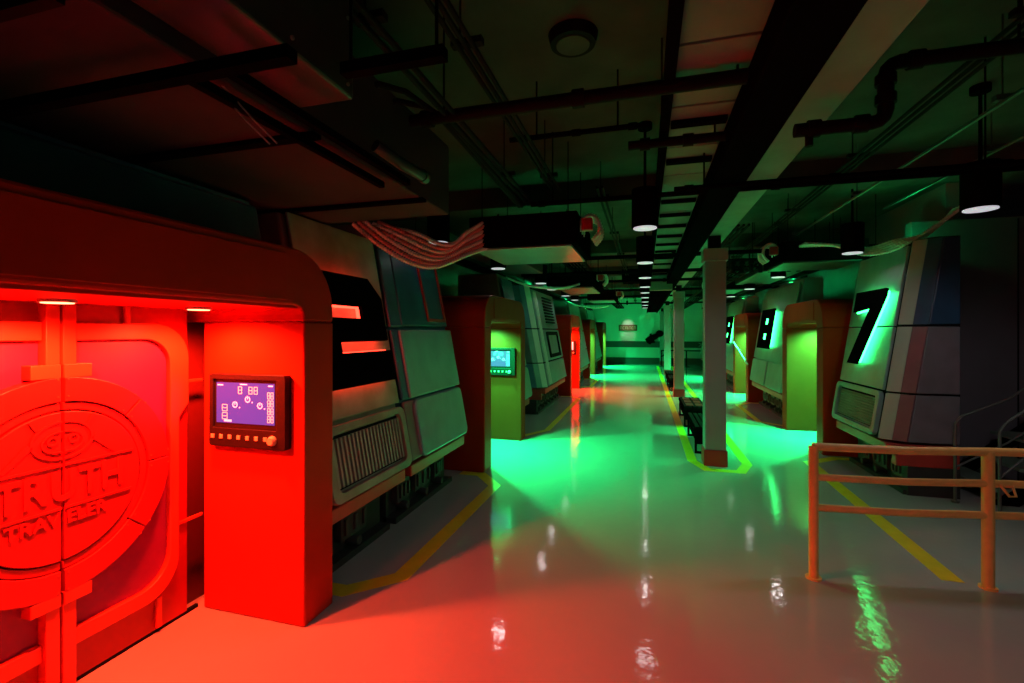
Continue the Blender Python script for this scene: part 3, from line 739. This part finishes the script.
b.build('spigot', 'galv', t, smooth=True)
b = MB()
for k in range(2): b.tube([(-1.42+.03*k, 1.22, 2.56), (-1.37+.03*k, 1.26, 2.50), (-1.31+.03*k, 1.3, 2.42), (-1.27+.03*k, 1.36, 2.36)], .003, 5)
one(b, 'loose_wire', 'pale', 'two thin white wires dangling by the upper left unit', 'wire')

# boxed unit with sheet metal underside + hoses
def hose(pts, r, n=90):
    P = [Vector(p) for p in pts]; m = len(P)-1; out = []; rr = []
    for i in range(n+1):
        f = i/n*m; k = min(int(f), m-1); t_ = f-k
        p0, p1, p2, p3 = P[max(k-1,0)], P[k], P[k+1], P[min(k+2,m)]
        out.append(.5*((2*p1)+(-p0+p2)*t_+(2*p0-5*p1+4*p2-p3)*t_*t_+(-p0+3*p1-3*p2+p3)*t_**3))
        rr.append(r if i % 2 else r*.72)
    return out, rr
def unit(x0, x1, y0, y1, z0, z1, label, coil=1, um='galv'):
    t = thing('ceiling_unit', label, 'ceiling unit', ((x0+x1)/2, (y0+y1)/2, z0), 'boxed ceiling units')
    MB().box(x0, x1, y0, y1, z0+.02, z1).build('casing', 'black', t, bevel=.01)
    MB().poly([(x0+.04, y0+.04), (x1-.06, y0+.04), (x1-.06, y1-.04), (x0+.04, y1-.04)], z0, z0+.02, lambda u, v, w: (u, v, w)).build('underside_sheet', um, t, bevel=.004)
    for x in (x0+.1, x1-.1):
        for y in (y0+.1, y1-.1): MB().cyl((x, y, z1), (x, y, 3.5), .006, 6).build('hanger_rod', 'dark', t)
    cx = x1+.09 if coil > 0 else x0-.09; zc = (z0+z1)/2+.02
    for k in range(3):
        pts = [(cx+coil*.10*math.cos(a)*(1), y0+.15+.13*k+.02*a, zc+.13*math.sin(a)) for a in [(-.6+j*.45)*PI/1.6 for j in range(6)]]
        p_, r_ = hose(pts, .022, 44)
        MB().tube(p_, r_, 8).build('coil_hose', 'hose', t)
    MB().box(cx-.05, cx+.05, y0-.02, y0+.06, zc-.05, zc+.06).build('valve_box', 'pillarred', t, bevel=.008)
    return t
unit(-1.66, -.60, 4.32, 5.42, 2.50, 2.82, 'boxed ceiling unit with shiny underside above the green left portal', 1, 'galvl')
unit(1.75, 2.75, 7.0, 8.0, 2.62, 2.9, 'boxed ceiling unit with coiled hoses above the first right portal', -1)
unit(-1.7, -.9, 9.0, 10.6, 2.55, 2.85, 'boxed ceiling unit farther along the left side')
unit(-1.6, -.8, 13.6, 15.0, 2.6, 2.9, 'boxed ceiling unit deep in the left side')
unit(1.5, 2.2, 11.5, 13.0, 2.65, 2.9, 'boxed ceiling unit deep in the right side', -1)

def hose_set(paths, r, label, mats, kind_r=None):
    for i, p in enumerate(paths):
        o_, rr = hose(p, r, 130)
        lab = label[i]
        tag(MB().tube(o_, rr, 8).build('corrugated_hose', mats[i % len(mats)]), lab, 'hose', 'corrugated ceiling hoses')
L = []; labs = []
ords = ['outermost','second','third','fourth','fifth','sixth','innermost']
for k in range(7):
    a = k*.045
    L.append([(-2.44+.03*k, 3.55+.03*k, 2.64+.02*(k%3)), (-2.20+.035*k, 3.62+.03*k, 2.44+a*.55), (-2.0+.03*k, 3.80+.03*k, 2.31+a*.75), (-1.86+.02*k, 4.02+.02*k, 2.31+a*.85), (-1.64, 4.22+.02*(k%2), 2.44+a*.8), (-1.48, 4.38-.02*(k%2), 2.53+a)])
    labs.append(ords[k]+' hose of the drooping bundle between left pod and ceiling unit')
hose_set(L, .023, labs, ['hose', 'hoser'])
L = []; labs = []
for k in range(5):
    L.append([(3.2, 5.95+.05*k, 3.02), (3.08, 5.95+.05*k, 2.93-.012*k), (2.92, 5.98+.06*k, 2.80-.02*k), (2.78-.01*k, 6.05+.06*k, 2.69+.012*k), (2.62-.02*k, 6.2+.07*k, 2.60+.022*k), (2.42-.02*k, 6.35+.06*k, 2.60+.035*k), (2.2, 6.5+.05*k, 2.74+.01*k), (1.9, 6.6+.05*k, 2.80)])
    labs.append(ords[k]+' hose draped over the numeral seven pod top')
hose_set(L, .020, labs, ['hose'])
L = [[(-2.5, 8.4+.1*k+d, 2.72), (-2.2, 8.55+.1*k+d, 2.6), (-1.9, 8.7+.1*k+d, 2.55), (-1.5, 8.9+.1*k+d, 2.55), (-1.2, 9.0+.1*k+d, 2.62)] for d in (0, 7.5) for k in range(3)]
hose_set(L, .022, [ords[k]+(' pale hose above the tapered left pod' if d == 0 else ' pale hose above the far left portals') for d in (0, 1) for k in range(3)], ['hose'])

# cable trays & clutter over the pods
def tray(x0, x1, y0, y1, z, label):
    t = thing('cable_tray', label, 'cable tray', ((x0+x1)/2, (y0+y1)/2, z), 'cable trays over the hall')
    for x in (x0, x1-.02): MB().box(x, x+.02, y0, y1, z, z+.07).build('side_rail', 'dark', t)
    y = y0
    while y < y1: MB().box(x0+.02, x1-.02, y, y+.03, z, z+.015).build('rung', 'dark', t); y += .4
    for k in range(4): MB().cyl((x0+.06+.06*k, y0, z+.03), (x0+.06+.06*k, y1, z+.03), .014, 6).build('cable', 'black', t)
    y = y0+.3
    while y < y1:
        for x in (x0, x1): MB().cyl((x, y, z), (x, y, 3.5), .006, 6).build('hanger_rod', 'dark', t)
        y += 2.2
tray(-2.9, -2.55, 5.3, 24, 2.78, 'cable tray along the top of the left pods')
tray(-1.35, -1.0, 5.9, 24, 2.86, 'cable tray between left pods and middle pendants')
tray(1.35, 1.7, 8.2, 24, 2.72, 'cable tray just right of the pillars')
tray(2.6, 2.95, 8.2, 24, 2.78, 'cable tray along the top of the right pods')
one(MB().box(-2.35, -1.75, 5.8, 8.2, 2.74, 2.9), 'flat_duct', 'galv', 'flat galvanised duct above the green left portal', 'duct', bevel=.01)
one(MB().box(-2.3, -1.75, 10.9, 13.4, 2.72, 2.95), 'flat_duct', 'galv', 'flat galvanised duct farther down the left side', 'duct', bevel=.01)
one(MB().box(1.85, 2.5, 8.6, 10.9, 2.70, 2.86), 'flat_duct', 'galv', 'flat galvanised duct over the right side pods', 'duct', bevel=.01)
one(MB().box(-.55, .0, 11.9, 12.6, 2.95, 3.25), 'junction_box', 'black', 'black box under the ceiling left of the pendants', 'junction box', bevel=.01)
b = MB()
for k in range(9):
    x = 1.2+.13*k; b.cyl((x, 8.05, 2.62), (x, 8.05, 2.76), .03, 10); b.cyl((x, 8.05, 2.76), (x, 8.05, 2.8), .045, 10)
b.cyl((1.1, 8.05, 2.82), (2.35, 8.05, 2.82), .03, 10)
one(b, 'valve_manifold', 'dark', 'row of dark valves beside the right coiled hoses', 'valve', smooth=True)

# ------------------------------------------------------------------ accent lamps on pod tops
def uplight(x, y, z, e, col, lens, label):
    t = thing('uplight', label, 'lamp', (x, y, z), 'small lamps on the pod tops')
    MB().cyl((x, y, z), (x, y, z+.04), .04, 16).build('lamp_body', 'black', t)
    MB().cyl((x, y, z+.04), (x, y, z+.046), .032, 16).build('lens', lens, t)
    lamp('POINT', (x, y, z+.09), e, col, .03)
uplight(-2.50, 3.35, 2.5, .35, RED, 'lensr', 'small red lamp on the numeral two pod top')
uplight(2.80, 6.55, 2.68, 6, GREEN, 'lensg', 'small green lamp on the numeral seven pod top')
uplight(-2.5, 10.6, 2.68, 20, GREEN, 'lensg', 'small green lamp on the tapered left pod top')
uplight(-2.5, 15.8, 2.68, 18, GREEN, 'lensg', 'small green lamp on the pale far left pod')
uplight(-2.5, 20.6, 2.68, 18, GREEN, 'lensg', 'small green lamp on the grey far left pod')
uplight(2.9, 10.9, 2.68, 12, GREEN, 'lensg', 'small green lamp on the numeral eight pod top')
uplight(2.9, 15.8, 2.68, 14, GREEN, 'lensg', 'small green lamp on the far right pod top')

# ------------------------------------------------------------------ world, camera
w = bpy.data.worlds.new('world'); bpy.context.scene.world = w; w.use_nodes = True
w.node_tree.nodes['Background'].inputs[0].default_value = (.5, .5, .55, 1)
w.node_tree.nodes['Background'].inputs[1].default_value = .02
cam = bpy.data.cameras.new('camera'); co = bpy.data.objects.new('camera', cam); C.objects.link(co)
cam.sensor_width = 36; cam.lens = 36*470/1024
cam.shift_y = -(341.5-332)/1024
co.location = (0, 0, 1.7); co.rotation_euler = (PI/2, 0, math.atan(133/470))
cam.clip_start = .05
sc = bpy.context.scene; sc.camera = co
sc.view_settings.view_transform = 'Standard'; sc.view_settings.look = 'None'
sc.view_settings.exposure = 0; sc.view_settings.gamma = 1; sc.view_settings.use_curve_mapping = False
sc.cycles.use_denoising = True
sc.cycles.max_bounces = 8; sc.cycles.diffuse_bounces = 5; sc.cycles.glossy_bounces = 4
sc.cycles.sample_clamp_indirect = 6; sc.cycles.caustics_reflective = False; sc.cycles.caustics_refractive = False
